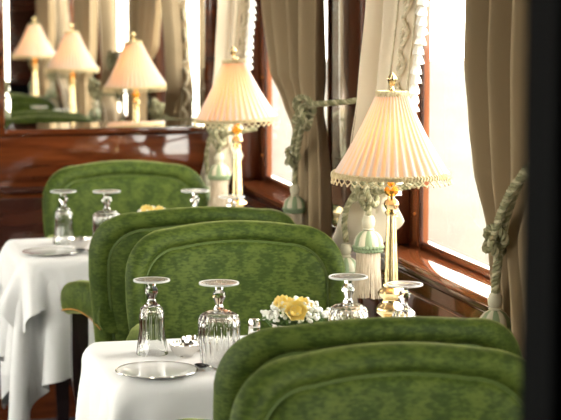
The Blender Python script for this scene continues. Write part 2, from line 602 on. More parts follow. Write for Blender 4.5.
# three added, unseen ceiling lights along the aisle, brightening chair tops and cloths
M['opal'] = plain('added_fill_glow', (0.9, 0.88, 0.82), 0.3, emit=(1.0, 0.90, 0.74), emits=16.0)
cl0 = None
for i_, y_ in enumerate((2.3, 3.95, 5.6)):
    if cl0 is None:
        cl0 = c_ = empty('added_ceiling_light', (0, y_, 2.35))
        b = MB()
        b.lathe([(0.0, -0.085), (0.06, -0.078), (0.11, -0.055), (0.135, -0.02), (0.135, -0.012)], 32)
        put('opal_bowl', b, M['opal'], c_)
        b = MB()
        b.lathe([(0.150, 0.0), (0.155, -0.008), (0.146, -0.020), (0.136, -0.018), (0.136, 0.0)], 32, cap=False)
        put('brass_ring', b, M['brass'], c_)
    else:
        c_ = copy_tree(cl0)
        c_.location = (0, y_, 2.35)
    tag(c_, 'added opal fill light, unseen on the cream ceiling, %s' % ('nearest the vestibule', 'middle of the three', 'nearest the mirror partition')[i_], 'ceiling lamp', 'added fill lights above the aisle')

# ------------------------------------------------------------------ outside
g = MB()
n_ = 24
P = [[(1.9 + 58 * (i / n_) ** 1.5, -30 + 110 * j / n_, -1.3 + 1.2 * (i / n_) * math.sin(j * 0.7) * 0.4 - 0.2) for i in range(n_ + 1)] for j in range(n_ + 1)]
g.grid(P)
P = [[(-1.9 - 58 * (i / n_) ** 1.5, -30 + 110 * j / n_, -1.5) for i in range(n_ + 1)] for j in range(n_ + 1)]
g.grid(P)
tag(put('ground', g, M['ground']), kind='structure')

def tree(x, y, h, r, label, seed):
    rnd = random.Random(seed)
    t = empty('bare_tree', (x, y, -1.5))
    tag(t, label, 'tree', 'pale trees outside the train windows')
    mb = MB()
    mb.tube(catmull([(0, 0, -0.1), (0.05 * r, 0, h * 0.3), (-0.1, 0.1, h * 0.6), (0.05, 0, h)], 14), lambda q: r * (1 - 0.75 * q), 10)
    put('trunk', mb, M['trunk'], t)
    cb = MB()
    for k in range(70):
        a, b = rnd.uniform(0, 2 * PI), rnd.uniform(-1, 1)
        R = h * 0.30 * rnd.uniform(0.4, 1)
        c = (R * math.cos(a) * math.sqrt(1 - b * b), R * math.sin(a) * math.sqrt(1 - b * b), h * 0.78 + R * b)
        cb.sphere(c, rnd.uniform(0.3, 0.8), 7, 4)
    tag(put('crown', cb, M['foliage'], t), kind='stuff')

tree(6.9, 15.6, 15, 0.20, 'nearer tall tree, pale trunk showing outside the right-hand window', 1)
tree(12.2, 25.0, 18.0, 0.3, 'farther tall blurred tree outside the right-hand window', 2)

# ------------------------------------------------------------------ mirror on the far partition
mr = empty('wall_mirror', (0.96, YP, 1.0))
tag(mr, 'large wall mirror with slanted glass edges above the mahogany panel, reflecting three pleated table lamps', 'mirror')
MX0, MX1, MZ0, MZ1, BV = 0.609, 1.300, 1.010, 1.95, 0.020
mb = MB()
yb, yf = YP - 0.004, YP - 0.010
mb.box(MX0 + BV, MX1 - BV, yf, yb, MZ0 + BV, MZ1 - BV)
mv = mb
put('mirror_glass', mv, M['mirror'], mr, smooth=False).location = (-0.96, -YP, -1.0)
def bev(q):
    b_ = MB()
    b_.add(q, [(0, 1, 2, 3)])
    back = [(x, YP - 0.002, z) for x, y, z in q]
    b_.add(list(q) + back, [(0, 4, 5, 1), (1, 5, 6, 2), (2, 6, 7, 3), (3, 7, 4, 0), (7, 6, 5, 4)])
    put('bevel_strip', b_, M['mirror'], mr, smooth=False).location = (-0.96, -YP, -1.0)
ye = yf - 0.0018
bev([(MX0, ye, MZ0), (MX0 + BV, yf, MZ0 + BV), (MX0 + BV, yf, MZ1 - BV), (MX0, ye, MZ1)])
bev([(MX1, ye, MZ0), (MX1 - BV, yf, MZ0 + BV), (MX1 - BV, yf, MZ1 - BV), (MX1, ye, MZ1)])
bev([(MX0, ye, MZ0), (MX1, ye, MZ0), (MX1 - BV, yf, MZ0 + BV), (MX0 + BV, yf, MZ0 + BV)])
bev([(MX0, ye, MZ1), (MX1, ye, MZ1), (MX1 - BV, yf, MZ1 - BV), (MX0 + BV, yf, MZ1 - BV)])
def fr(x0, x1, z0, z1):
    pbox('frame_rail', x0 - 0.96, x1 - 0.96, -0.020, -0.001, z0 - 1.0, z1 - 1.0, M['mahogany'], mr, 0.005)
fr(MX0 - 0.05, MX0, MZ0 - 0.02, MZ1 + 0.05)
fr(MX1, MX1 + 0.040, MZ0 - 0.02, MZ1 + 0.05)
fr(MX0, MX1, MZ0 - 0.02, MZ0)
fr(MX0, MX1, MZ1, MZ1 + 0.05)

# ------------------------------------------------------------------ velvet armchairs
def outline(n=112):
    """closed outline (x,z) of a chair back: slightly tapered sides, rounded shoulders, gently arched top"""
    z0, z1, r = 0.40, 0.937, 0.115
    pts = []
    hb, ht = 0.234, 0.267
    def hw(z): return hb + (ht - hb) * min(1, (z - z0) / 0.36)
    for k in range(14):
        z = z0 + (z1 - r - z0) * k / 13
        pts.append((-hw(z), z))
    for k in range(1, 15):
        a = PI - PI / 2 * k / 15
        e = 0.9
        pts.append((-(ht - r) + r * math.copysign(abs(math.cos(a)) ** e, math.cos(a)), z1 - r - 0.012 + (r) * abs(math.sin(a)) ** e))
    for k in range(13):
        x = -(ht - r) + 2 * (ht - r) * k / 12
        pts.append((x, z1 - 0.012 * (x / (ht - r)) ** 2))
    q = [(-x, z) for x, z in reversed(pts[:28])]
    pts += q
    for k in range(1, 12):
        pts.append((hb - 2 * hb * k / 12, z0))
    return pts

OUT = outline()
CZc = 0.66
def ring(d):
    kx, kz = 1 - d / 0.262, 1 - d / 0.268
    return [(x * kx, CZc + (z - CZc) * kz) for x, z in OUT]
def yc(x, z):
    return -0.20 - (z - 0.40) * 0.13 + 0.75 * x * x
def layer(d, t, sgn):
    return [(x, yc(x, z) + sgn * t, z) for x, z in ring(d)]
FRONT = [(0, 0), (0.003, 0.012), (0.009, 0.024), (0.017, 0.032), (0.027, 0.035), (0.036, 0.031), (0.042, 0.024), (0.045, 0.018)]
FPAN = [(0.045, 0.018), (0.048, 0.026), (0.056, 0.034), (0.075, 0.041), (0.11, 0.047), (0.16, 0.050), (0.21, 0.051), (0.25, 0.051)]
REAR = [(0, 0), (0.003, 0.012), (0.009, 0.024), (0.018, 0.031), (0.028, 0.033), (0.036, 0.029), (0.041, 0.023), (0.044, 0.018)]
RPAN = [(0.044, 0.018), (0.048, 0.024), (0.057, 0.029), (0.08, 0.033), (0.14, 0.036), (0.21, 0.037), (0.25, 0.037)]

def make_chair():
    t = empty('velvet_armchair')
    b = MB()
    rows = [layer(d, q, -1) for d, q in reversed(REAR)] + [layer(d, q, 1) for d, q in FRONT[1:]]
    b.grid(rows, closed_u=True)
    put('backrest', b, M['velvet'], t, sharp=60)
    for prof, sg, nm in ((FPAN, 1, 'inset_panel'), (RPAN, -1, 'rear_panel')):
        b = MB()
        rows = [layer(d, q, sg) for d, q in prof]
        b.grid(rows, closed_u=True)
        o = len(b.v)
        n = len(OUT)
        b.f.append(tuple(o - n + k for k in range(n))); b.mi.append(0)
        put(nm, b, M['velvet'], t, sharp=60)
    b = MB()
    b.tube(layer(0.0445, 0.021, 1), 0.0042, 6, closed=True)
    put('piping', b, M['piping'], t)
    b = MB()
    b.tube(layer(0.0435, 0.021, -1), 0.0042, 6, closed=True)
    put('piping', b, M['piping'], t)
    # seat cushion
    b = MB()
    P = []
    for j in range(17):
        ph = -PI / 2 + PI * j / 16
        row = []
        for i in range(40):
            a = 2 * PI * i / 40
            sg = lambda v, e: math.copysign(abs(v) ** e, v)
            c = abs(math.cos(ph)) ** 0.45
            row.append((0.255 * c * sg(math.cos(a), 0.45), 0.02 + 0.235 * c * sg(math.sin(a), 0.45), 0.415 + 0.06 * sg(math.sin(ph), 0.6)))
        P.append(row)
    b.grid(P, closed_u=True)
    put('seat', b, M['velvet'], t, sharp=80)
    pbox('seat_rail', -0.235, 0.235, -0.21, 0.235, 0.30, 0.365, M['chair_wood'], t, 0.008)
    for s in (-1, 1):
        # arm pad sweeping forward and outward
        path = catmull([(s * 0.210, -0.225, 0.655), (s * 0.226, -0.16, 0.672), (s * 0.244, -0.09, 0.680), (s * 0.260, -0.03, 0.676), (s * 0.272, 0.03, 0.664), (s * 0.276, 0.060, 0.652)], 22)
        b = MB()
        P = []
        for i, p in enumerate(path):
            q = i / 21
            w = 0.036 * (1.0 if q < 0.82 else math.sqrt(max(0.02, 1 - ((q - 0.82) / 0.185) ** 2)))
            h = 0.045 * (1.0 if q < 0.82 else math.sqrt(max(0.02, 1 - ((q - 0.82) / 0.185) ** 2)))
            row = []
            for k in range(16):
                a = 2 * PI * k / 16
                sg = lambda v, e: math.copysign(abs(v) ** e, v)
                zz = sg(math.sin(a), 0.75)
                row.append((p[0] + w * sg(math.cos(a), 0.75), p[1], p[2] + h * zz))
            P.append(row)
        b.grid(P, closed_u=True)
        b.f.append(tuple(range(16))); b.mi.append(0)
        b.f.append(tuple(len(b.v) - 16 + k for k in range(16))); b.mi.append(0)
        ap = put('arm_pad', b, M['velvet'], t, sharp=70)
        nb = MB()
        for i in range(0, 40):
            q = i / 39 * 0.82
            p = path[min(int(q * 21), 21)]
            p2 = path[min(int(q * 21) + 1, 21)]
            f = q * 21 - int(q * 21)
            p = p + (p2 - p) * f
            nb.sphere((p[0] + s * 0.0335, p[1], p[2] - 0.032), 0.0020, 6, 4)
        tag(put('nail_trim', nb, M['brass'], ap), kind='stuff')
        b = MB()
        lp = [(s * 0.262, 0.03, 0.655), (s * 0.262, 0.035, 0.45), (s * 0.245, 0.05, 0.3), (s * 0.243, 0.07, 0.0)]
        P = []
        for p in catmull(lp, 10):
            w = 0.021 if p[2] > 0.3 else 0.012 + 0.009 * p[2] / 0.3
            P.append([(p[0] - w, p[1] - w, p[2]), (p[0] + w, p[1] - w, p[2]), (p[0] + w, p[1] + w, p[2]), (p[0] - w, p[1] + w, p[2])])
        b.grid(P, closed_u=True)
        b.f.append((0, 1, 2, 3)); b.mi.append(0)
        b.f.append(tuple(len(b.v) - 4 + k for k in range(4))); b.mi.append(0)
        put('leg', b, M['chair_wood'], t)
        b = MB()
        P = []
        for p in catmull([(s * 0.21, -0.19, 0.42), (s * 0.21, -0.20, 0.28), (s * 0.215, -0.27, 0.0)], 8):
            w = 0.013 + 0.008 * p[2] / 0.42
            P.append([(p[0] - w, p[1] - w, p[2]), (p[0] + w, p[1] - w, p[2]), (p[0] + w, p[1] + w, p[2]), (p[0] - w, p[1] + w, p[2])])
        b.grid(P, closed_u=True)
        b.f.append((0, 1, 2, 3)); b.mi.append(0)
        b.f.append(tuple(len(b.v) - 4 + k for k in range(4))); b.mi.append(0)
        put('leg', b, M['chair_wood'], t)
    return t

chair0 = make_chair()
GCH = 'green velvet armchairs at the dining tables'
for i, (x, y, rz, lab) in enumerate([
        (0.950, 4.155, PI, 'green velvet armchair facing the camera behind the nearer laid table with yellow flowers'),
        (0.938, 4.99, 0, 'green velvet armchair seen from behind, brass-nailed arm beside the farther white table'),
        (0.922, 3.33, 0, 'green velvet armchair seen from behind, back hiding part of the nearer table and lamp foot'),
        (0.858, 2.57, PI, 'nearest green velvet armchair, facing the camera at the bottom right corner'),
        (0.942, 5.77, PI, 'farthest green velvet armchair, against the mahogany partition below the mirror')]):
    c = chair0 if i == 0 else copy_tree(chair0)
    c.location = (x, y, 0)
    c.rotation_euler = (0, 0, rz)
    if rz == 0:
        c.scale = (1.05, 1, 1)
    tag(c, lab, 'armchair', GCH)

# ------------------------------------------------------------------ tables and draped cloths
TZ = 0.740
TX0, TX1, THW = 0.530, 1.345, 0.232
def drape(ox, oy, grow, seed, wob):
    """position-based cloth: a linen square let fall over the table top"""
    st = 0.0195
    LX = TX1 - TX0
    nx, ny = int(round((LX + ox) / st)) + 1, int(round((2 * THW + 2 * oy) / st)) + 1
    X, Y = np.meshgrid(np.linspace(-ox, LX - 0.003, nx), np.linspace(-THW - oy, THW + oy, ny))
    rng = np.random.default_rng(seed)
    P = np.stack([X, Y, np.full_like(X, 0.004 + grow) + rng.normal(0, 0.0006, X.shape)], -1)
    hx, hy = P[0, 1, 0] - P[0, 0, 0], P[1, 0, 1] - P[0, 0, 1]
    Q = P.copy()
    pinned = ((X > 0.035) & (np.abs(Y) < THW - 0.035)) | ((X > LX - 0.03) & (np.abs(Y) < THW))
    pin0 = P.copy()
    pin0[..., 2] = min(grow, 0.0022)
    def cons(di, dj, rest, k):
        out = []
        for par in (0, 1):
            # slices of first ends chosen so that the pairs in one batch do not share points
            out.append((di, dj, rest, k, par))
        return out
    C_ = cons(0, 1, hx, 1.0) + cons(1, 0, hy, 1.0) + cons(1, 1, math.hypot(hx, hy), 0.35) + cons(1, -1, math.hypot(hx, hy), 0.35) \
        + cons(0, 2, 2 * hx, 0.12) + cons(2, 0, 2 * hy, 0.12)
    ii, jj = np.meshgrid(np.arange(ny), np.arange(nx), indexing='ij')
    batches = []
    for di, dj, rest, k, par in C_:
        step = max(di, abs(dj))
        if di:
            sel = ((ii // step) % 2 == par)
        else:
            sel = ((jj // step) % 2 == par)
        ok = sel & (ii + di < ny) & (jj + dj < nx) & (jj + dj >= 0)
        a = (ii * nx + jj)[ok]
        b = ((ii + di) * nx + jj + dj)[ok]
        batches.append((a, b, rest, k))
    p, q = P.reshape(-1, 3), Q.reshape(-1, 3)
    pn = pinned.reshape(-1)
    p0 = pin0.reshape(-1, 3)
    rr = 0.012
    for itn in range(230):
        v = (p - q) * 0.965
        q = p.copy()
        p = p + v
        p[:, 2] -= 0.0009
        if itn < 120:
            low = p[:, 2] < -0.06
            p[low, 0] += wob * 0.00022 * np.sin(9 * p[low, 1] + 0.05 * itn + seed)
            p[low, 1] += wob * 0.00022 * np.sin(8 * p[low, 0] + 0.04 * itn)
        for sub in range(9):
            for a, b, rest, k in batches:
                d = p[b] - p[a]
                L = np.sqrt((d * d).sum(1))[:, None] + 1e-9
                c = d * ((L - rest) / L * 0.5 * k)
                p[a] += c
                p[b] -= c
            # collide with rounded table slab x in [0,LX+.2], |y|<THW, z in [-1,0]; legs left free
            cx = np.clip(p[:, 0], rr - grow, LX + 0.5)
            cy = np.clip(p[:, 1], -THW + rr - grow, THW - rr + grow)
            cz = np.clip(p[:, 2], -0.045 if grow == 0 else -0.3, -rr + min(grow, 0.0022))
            dx = p - np.stack([cx, cy, cz], 1)
            L = np.sqrt((dx * dx).sum(1))
            inside = (L < 1e-6)
            hit = (L < rr) & ~inside
            p[hit] = np.stack([cx, cy, cz], 1)[hit] + dx[hit] / L[hit][:, None] * rr
            top = hit & (dx[:, 2] > 0.5 * rr)
            q[top] = q[top] * 0.3 + p[top] * 0.7
            p[inside, 2] = grow
            # skirt stays outside the pedestal side faces below the top
            p[pn] = p0[pn]
    fs = []
    for j in range(ny - 1):
        for i in range(nx - 1):
            fs.append((j * nx + i, j * nx + i + 1, (j + 1) * nx + i + 1, (j + 1) * nx + i))
    me = bpy.data.meshes.new('draped_cloth')
    me.from_pydata([tuple(float(c) for c in r) for r in p], [], fs)
    me.materials.append(M['linen'])
    for f in me.polygons:
        f.use_smooth = True
    return me

cloth_me = drape(0.305, 0.31, 0.0, 3, 1.0)
topper_me = drape(0.125, 0.135, 0.006, 8, 0.4)
TY = {'A': 3.795, 'B': 5.478, 'Z': 2.125}
TLAB = {'A': 'nearer', 'B': 'farther', 'Z': 'nearest'}
table0 = None
for k in ('A', 'B', 'Z'):
    y = TY[k]
    if table0 is None:
        t = table0 = empty('dining_table', (TX0, y, 0))
        pbox('tabletop', 0.022, TX1 - TX0, -THW + 0.022, THW - 0.022, TZ - 0.036, TZ - 0.011, M['mahogany'], t, 0.010)
        b = MB()
        b.lathe([(0.10, 0.0), (0.10, 0.02), (0.04, 0.05), (0.028, 0.15), (0.028, 0.6), (0.06, TZ - 0.04)], 20, 0.42, 0)
        put('pedestal', b, M['chair_wood'], t)
    else:
        t = copy_tree(table0)
        t.location = (TX0, y, 0)
    where = {'A': 'nearer dining table, under the white cloth with the dark-handled spoon in front',
             'B': 'farther dining table near the mirror partition, under a white cloth',
             'Z': 'dining table hidden behind the dark doorway jamb, nearest the camera'}[k]
    tag(t, where, 'table', 'dining tables along the windows')
    c = put('tablecloth', cloth_me, None, None, (TX0, y, TZ - 0.0035))
    md = c.modifiers.new('smooth', 'SUBSURF')
    md.levels = md.render_levels = 1
    tag(c, {'A': 'white linen tablecloth on the nearer table, front edge in folds beside the green chair',
            'B': 'white linen tablecloth on the farther table at left, long pointed corner hanging down',
            'Z': 'white linen tablecloth on the table behind the dark jamb'}[k], 'tablecloth', 'white linen tablecloths')
    if k == 'B':
        c = put('table_topper', topper_me, None, None, (TX0, y, TZ - 0.0035))
        md = c.modifiers.new('smooth', 'SUBSURF')
        md.levels = md.render_levels = 1
        tag(c, 'short white overcloth on the farther table at left, pointed corner hanging over the long cloth', 'overcloth')
ZA = TZ - 0.0033      # face of the linen on the nearer tables
ZC = TZ - 0.0011      # face of the overcloth on the farther one
def zt(y): return ZC if y > 4.8 else ZA

# ------------------------------------------------------------------ table lamps with pleated shades
def make_lamp():
    t = empty('table_lamp')
    b = MB()
    rf = lambda a, z: 1 - 0.03 * abs(math.sin(4 * a))
    b.lathe([(0.0, 0), (0.056, 0), (0.056, 0.008), (0.050, 0.014), (0.036, 0.02), (0.030, 0.032), (0.024, 0.045), (0.020, 0.052), (0.021, 0.056),
             (0.031, 0.064), (0.033, 0.070), (0.030, 0.077), (0.022, 0.082), (0.018, 0.090), (0.019, 0.094), (0.027, 0.101), (0.029, 0.107), (0.025, 0.113),
             (0.017, 0.118), (0.0175, 0.124), (0.0165, 0.126)], 32, rfun=rf)
    put('foot', b, M['gold'], t, sharp=50)
    b = MB()
    P = []
    nseg = 80
    for j in range(15):
        q = j / 14
        z = 0.126 + 0.148 * q
        r = 0.0158 - 0.0058 * q
        P.append([((r * (1 - 0.10 * (0.5 + 0.5 * math.cos(10 * 2 * PI * i / nseg)))) * math.cos(2 * PI * i / nseg),
                   (r * (1 - 0.10 * (0.5 + 0.5 * math.cos(10 * 2 * PI * i / nseg)))) * math.sin(2 * PI * i / nseg), z) for i in range(nseg)])
    b.grid(P, closed_u=True)
    put('column', b, M['gold'], t, sharp=60)
    b = MB()
    b.lathe([(0.010, 0.273), (0.0135, 0.276), (0.0135, 0.281), (0.009, 0.284), (0.014, 0.290), (0.0165, 0.297), (0.014, 0.304), (0.008, 0.309), (0.008, 0.316)], 20)
    put('capital', b, M['gold'], t)
    b = MB()
    b.lathe([(0.008, 0.315), (0.014, 0.320), (0.016, 0.327), (0.013, 0.334), (0.007, 0.338), (0.010, 0.342), (0.006, 0.348), (0.006, 0.352)], 12)
    put('bead', b, M['amber'], t, sharp=20)
    b = MB()
    b.lathe([(0.004, 0.35), (0.004, 0.545)], 8)
    put('stem', b, M['gold'], t)
    b = MB()
    b.sphere((0, 0, 0.425), 0.013, 12, 8, 1.5)
    put('bulb', b, M['bulb'], t)
    # pleated shade: origin in its middle
    zc = 0.45
    sh = empty_mesh = None
    b = MB()
    npl = 38
    per = 8
    zb, zt, rb, rtp = 0.358, 0.535, 0.1235, 0.031
    P = []
    for j in range(13):
        q = j / 12
        z = zb + (zt - zb) * q
        r = rb + (rtp - rb) * (q + 0.06 * math.sin(PI * q))
        row = []
        for i in range(npl * per):
            a = 2 * PI * i / (npl * per)
            w = math.sin(npl * a)
            w = math.copysign(abs(w) ** 0.7, w)
            amp = 0.0034 * (0.25 + 0.75 * r / rb) + 0.0005 * math.sin(5 * a)
            row.append(((r + amp * w) * math.cos(a), (r + amp * w) * math.sin(a), z - zc))
        P.append(row)
    b.grid(P, closed_u=True)
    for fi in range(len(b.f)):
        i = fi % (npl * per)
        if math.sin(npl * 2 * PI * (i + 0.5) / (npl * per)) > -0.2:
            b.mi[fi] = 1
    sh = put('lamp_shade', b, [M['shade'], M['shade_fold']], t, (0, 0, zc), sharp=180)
    # bottom braid, loops and top braid
    b = MB()
    b.lathe([(rb + 0.0030, zb - 0.001 - zc), (rb + 0.0042, zb + 0.001 - zc), (rb + 0.002, zb + 0.006 - zc), (rb + 0.0002, zb + 0.009 - zc), (rb - 0.004, zb + 0.008 - zc), (rb, zb - 0.001 - zc)], 72, cap=False)
    for k in range(110):
        a = 2 * PI * k / 110
        b.tube([((rb + 0.005) * math.cos(a), (rb + 0.005) * math.sin(a), zb - 0.002 - zc), ((rb + 0.0045) * math.cos(a + 0.02), (rb + 0.0045) * math.sin(a + 0.02), zb + 0.006 - zc),
                ((rb + 0.001) * math.cos(a), (rb + 0.001) * math.sin(a), zb + 0.010 - zc)], 0.0014, 4)
    put('braid_trim', b, M['gimp'], sh, sharp=80)
    b = MB()
    nl = 40
    for k in range(nl):
        a0 = 2 * PI * k / nl
        pts = []
        for q in range(9):
            th = q / 8
            a = a0 + (th - 0.5) * 2 * PI / nl * 1.25
            pts.append(((rb + 0.0035) * math.cos(a), (rb + 0.0035) * math.sin(a), zb - 0.001 - 0.0105 * math.sin(PI * th) - zc))
        b.tube(pts, 0.0014, 5)
        b.sphere(((rb + 0.004) * math.cos(a0), (rb + 0.004) * math.sin(a0), zb - 0.0135 - zc), 0.0026, 6, 4)
    tag(put('loop_fringe', b, M['gimp'], sh), kind='stuff')
    b = MB()
    b.lathe([(rtp, zt - 0.010 - zc), (rtp + 0.0035, zt - 0.007 - zc), (rtp + 0.0035, zt + 0.001 - zc), (rtp, zt + 0.004 - zc), (rtp - 0.003, zt - zc)], 36, cap=False)
    for k in range(30):
        a = 2 * PI * k / 30
        b.tube([((rtp + 0.004) * math.cos(a), (rtp + 0.004) * math.sin(a), zt - 0.009 - zc), ((rtp + 0.0035) * math.cos(a), (rtp + 0.0035) * math.sin(a), zt + 0.003 - zc)], 0.0013, 4)
    put('top_braid', b, M['gimp'], sh, sharp=80)
    b = MB()
    for k in range(3):
        a = 2 * PI * k / 3
        b.tube([(0, 0, 0.538 - zc), (rtp * math.cos(a), rtp * math.sin(a), 0.535 - zc)], 0.0015, 5)
    put('spider', b, M['gold'], sh)
    # pineapple finial
    b = MB()
    b.lathe([(0.004, 0.536 - zc), (0.006, 0.540 - zc), (0.0035, 0.544 - zc), (0.003, 0.549 - zc)], 12)
    P = []
    for j in range(17):
        q = j / 16
        z = 0.548 + 0.030 * q
        r = 0.0094 * math.sin(PI * min(1, q * 0.93 + 0.06)) ** 0.8
        P.append([(r * (1 + 0.16 * math.cos(6 * (2 * PI * i / 24 + 0.9 * q) ) * math.cos(6 * (2 * PI * i / 24 - 0.9 * q))) * math.cos(2 * PI * i / 24),
                   r * (1 + 0.16 * math.cos(6 * (2 * PI * i / 24 + 0.9 * q)) * math.cos(6 * (2 * PI * i / 24 - 0.9 * q))) * math.sin(2 * PI * i / 24), z - zc) for i in range(24)])
    b.grid(P, closed_u=True)
    put('finial', b, M['gold'], sh, sharp=50)
    return t

lamp0 = make_lamp()
LAMPS = []
for i, (x, y, lab) in enumerate([
        (1.179, 3.855, 'gilt table lamp with pleated cream shade, nearest and largest, by the right-hand window'),
        (1.211, 5.54, 'gilt table lamp with pleated cream shade, middle of picture, tilted beside white-fringed curtain'),
        (1.190, 2.14, 'gilt table lamp on the hidden nearest table, seen only as the smallest in the mirror')]):
    L = lamp0 if i == 0 else copy_tree(lamp0)
    L.location = (x, y, zt(y))
    tag(L, lab, 'lamp', 'pleated table lamps')
    LAMPS.append(L)
    ld = bpy.data.lights.new('bulb_light', 'POINT')
    ld.energy = 0.95
    ld.color = (1.0, 0.40, 0.10)
    ld.shadow_soft_size = 0.024
    lo = bpy.data.objects.new('bulb_light', ld)
    COL.objects.link(lo)
    lo.parent = L
    lo.location = (0, 0, 0.425)
for ch in LAMPS[1].children:
    if ch.name.startswith('lamp_shade'):
        ch.rotation_euler = (0.0, math.radians(-2.5), 0)
        ch.location.x = -0.006

# ------------------------------------------------------------------ inverted crystal goblets
def make_goblet(h, rf, rb, rrim, shoulder, flutes):
    """stands on its rim, foot in the air"""
    t = empty('goblet')
    zb = h * shoulder
    foot = MB()
    foot.lathe([(0.0, h - 0.007), (0.010, h - 0.0065), (rf * 0.6, h - 0.0045), (rf * 0.97, h - 0.0038), (rf, h - 0.002), (rf * 0.98, h - 0.0003), (rf * 0.6, h), (0, h - 0.0012)], 48, rfun=lambda a, z: 1 - 0.02 * abs(math.sin(8 * a)))
    put('foot', foot, M['cut_crystal'], t)
    rim = MB()
    rim.lathe([(rf * 0.93, h - 0.0036), (rf + 0.0004, h - 0.0034), (rf + 0.0009, h - 0.0018), (rf + 0.0004, h + 0.0001), (rf * 0.93, h + 0.0003), (rf * 0.91, h - 0.0018), (rf * 0.93, h - 0.0036)], 48, cap=False)
    put('foot_rim', rim, M['rim_crystal'], t)
    k = h / 0.156
    st = MB()
    st.lathe([(0.0, h - 0.0075), (0.0085, h - 0.0078), (0.0075, h - 0.013 * k), (0.0125, h - 0.019 * k), (0.0135, h - 0.026 * k), (0.0095, h - 0.034 * k), (0.0068, h - 0.040 * k), (0.009, h - 0.045 * k),
              (0.012, h - 0.049 * k), (0.0, h - 0.0492 * k)], 10)
    put('stem', st, M['crystal'], t, sharp=12)
    b = MB()
    zt = h - 0.0494 * k
    outer = [(0.0, zt), (0.012, zt - 0.0005), (rb * 0.62, zt - 0.004), (rb * 0.86, zt - 0.010), (rb * 0.97, zt - 0.019), (rb, zt - 0.030),
             (rb * 0.99, zt * 0.5), (rb * 0.5 + rrim * 0.5, zt * 0.25), (rrim, 0.002), (rrim - 0.0004, 0.0)]
    inner = [(rrim - 0.0017, 0.0), (rrim - 0.002, 0.002), (rb * 0.5 + rrim * 0.5 - 0.0024, zt * 0.25), (rb * 0.99 - 0.0028, zt * 0.5), (rb - 0.003, zt - 0.032),
             (rb * 0.95 - 0.003, zt - 0.022), (rb * 0.8 - 0.003, zt - 0.014), (rb * 0.5, zt - 0.009), (0, zt - 0.007)]
    n = flutes * 6
    def fun(lo, hi):
        def f(a, z):
            wz = max(0.0, min(1.0, (z - lo) / 0.008)) * max(0.0, min(1.0, (hi - z) / 0.012))
            return 1 - 0.045 * wz * abs(math.sin(flutes * a / 2))
        return f
    of = fun(0.012, zt - 0.004)
    def dense(pr):
        o = []
        for (a, b_), (c, d) in zip(pr, pr[1:]):
            m_ = max(1, int(abs(b_ - d) / 0.006))
            for q in range(m_):
                o.append((a + (c - a) * q / m_, b_ + (d - b_) * q / m_))
        return o + [pr[-1]]
    P = []
    for r, z in dense(outer):
        P.append([(r * of(2 * PI * i / n, z) * math.cos(2 * PI * i / n), r * of(2 * PI * i / n, z) * math.sin(2 * PI * i / n), z) for i in range(n)])
    for r, z in dense(inner):
        P.append([(r * math.cos(2 * PI * i / n), r * math.sin(2 * PI * i / n), z) for i in range(n)])
    b.grid(P, closed_u=True)
    put('bowl', b, M['crystal'], t, sharp=28)
    return t

wine = make_goblet(0.156, 0.0375, 0.0265, 0.0335, 0.6, 14)
water = make_goblet(0.172, 0.0395, 0.0425, 0.036, 0.6, 18)
GG = 'upturned crystal goblets'
LIST = [
    (wine, 0.658, 3.842, 'slim upturned crystal goblet standing leftmost on the nearer table, behind the plate'),
    (water, 0.765, 3.672, 'large fluted upturned goblet beside the spoon on the nearer table, by the green chair edge'),
    (water, 1.038, 3.690, 'upturned crystal goblet between the yellow flowers and the nearest lamp'),
    (wine, 1.150, 3.665, 'upturned crystal goblet in front of the nearest lamp column'),
    (wine, 0.691, 5.558, 'slim upturned crystal goblet standing leftmost on the farther table'),
    (water, 0.793, 5.38, 'upturned goblet on the farther table half hidden by the green chair back, second from left'),
    (water, 1.043, 5.34, 'upturned goblet on the farther table, only foot and knop above chair, left of middle lamp'),
    (wine, 1.142, 5.30, 'upturned goblet right in front of the middle lamp foot, above chair back'),
]
used = set()
for src, x, y, lab in LIST:
    o = src if src.name not in used else copy_tree(src)
    used.add(src.name)
    o.location = (x, y, zt(y))
    o.rotation_euler = (0, 0, random.uniform(0, 1))
    tag(o, lab, 'goblet', GG)

# ------------------------------------------------------------------ plates, silver, flowers
def make_plate():
    t = empty('side_plate')
    b = MB()
    R = 0.081
    b.lathe([(0.0, 0.002), (0.045, 0.002), (0.047, 0.0), (0.050, 0.002), (0.066, 0.0045), (R, 0.0070), (R + 0.0006, 0.0078), (R - 0.001, 0.0084), (0.066, 0.0064), (0.054, 0.0044), (0.048, 0.0038), (0, 0.0038)], 56)
    put('dish', b, M['china'], t)
    b = MB()
    b.lathe([(R - 0.002, 0.0083), (R + 0.0004, 0.0087), (R + 0.0010, 0.0077), (R - 0.0006, 0.0067)], 56, cap=False)
    put('rim_band', b, M['silver'], t)
    return t
plate0 = make_plate()
for i, (x, y, lab) in enumerate([(0.632, 3.640, 'round white side plate on the nearer table, in front of the slim goblet'),
                                 (0.628, 5.350, 'round white side plate on the farther table at the left edge')]):
    o = plate0 if i == 0 else copy_tree(plate0)
    o.location = (x, y, zt(y))
    tag(o, lab, 'plate', 'side plates')

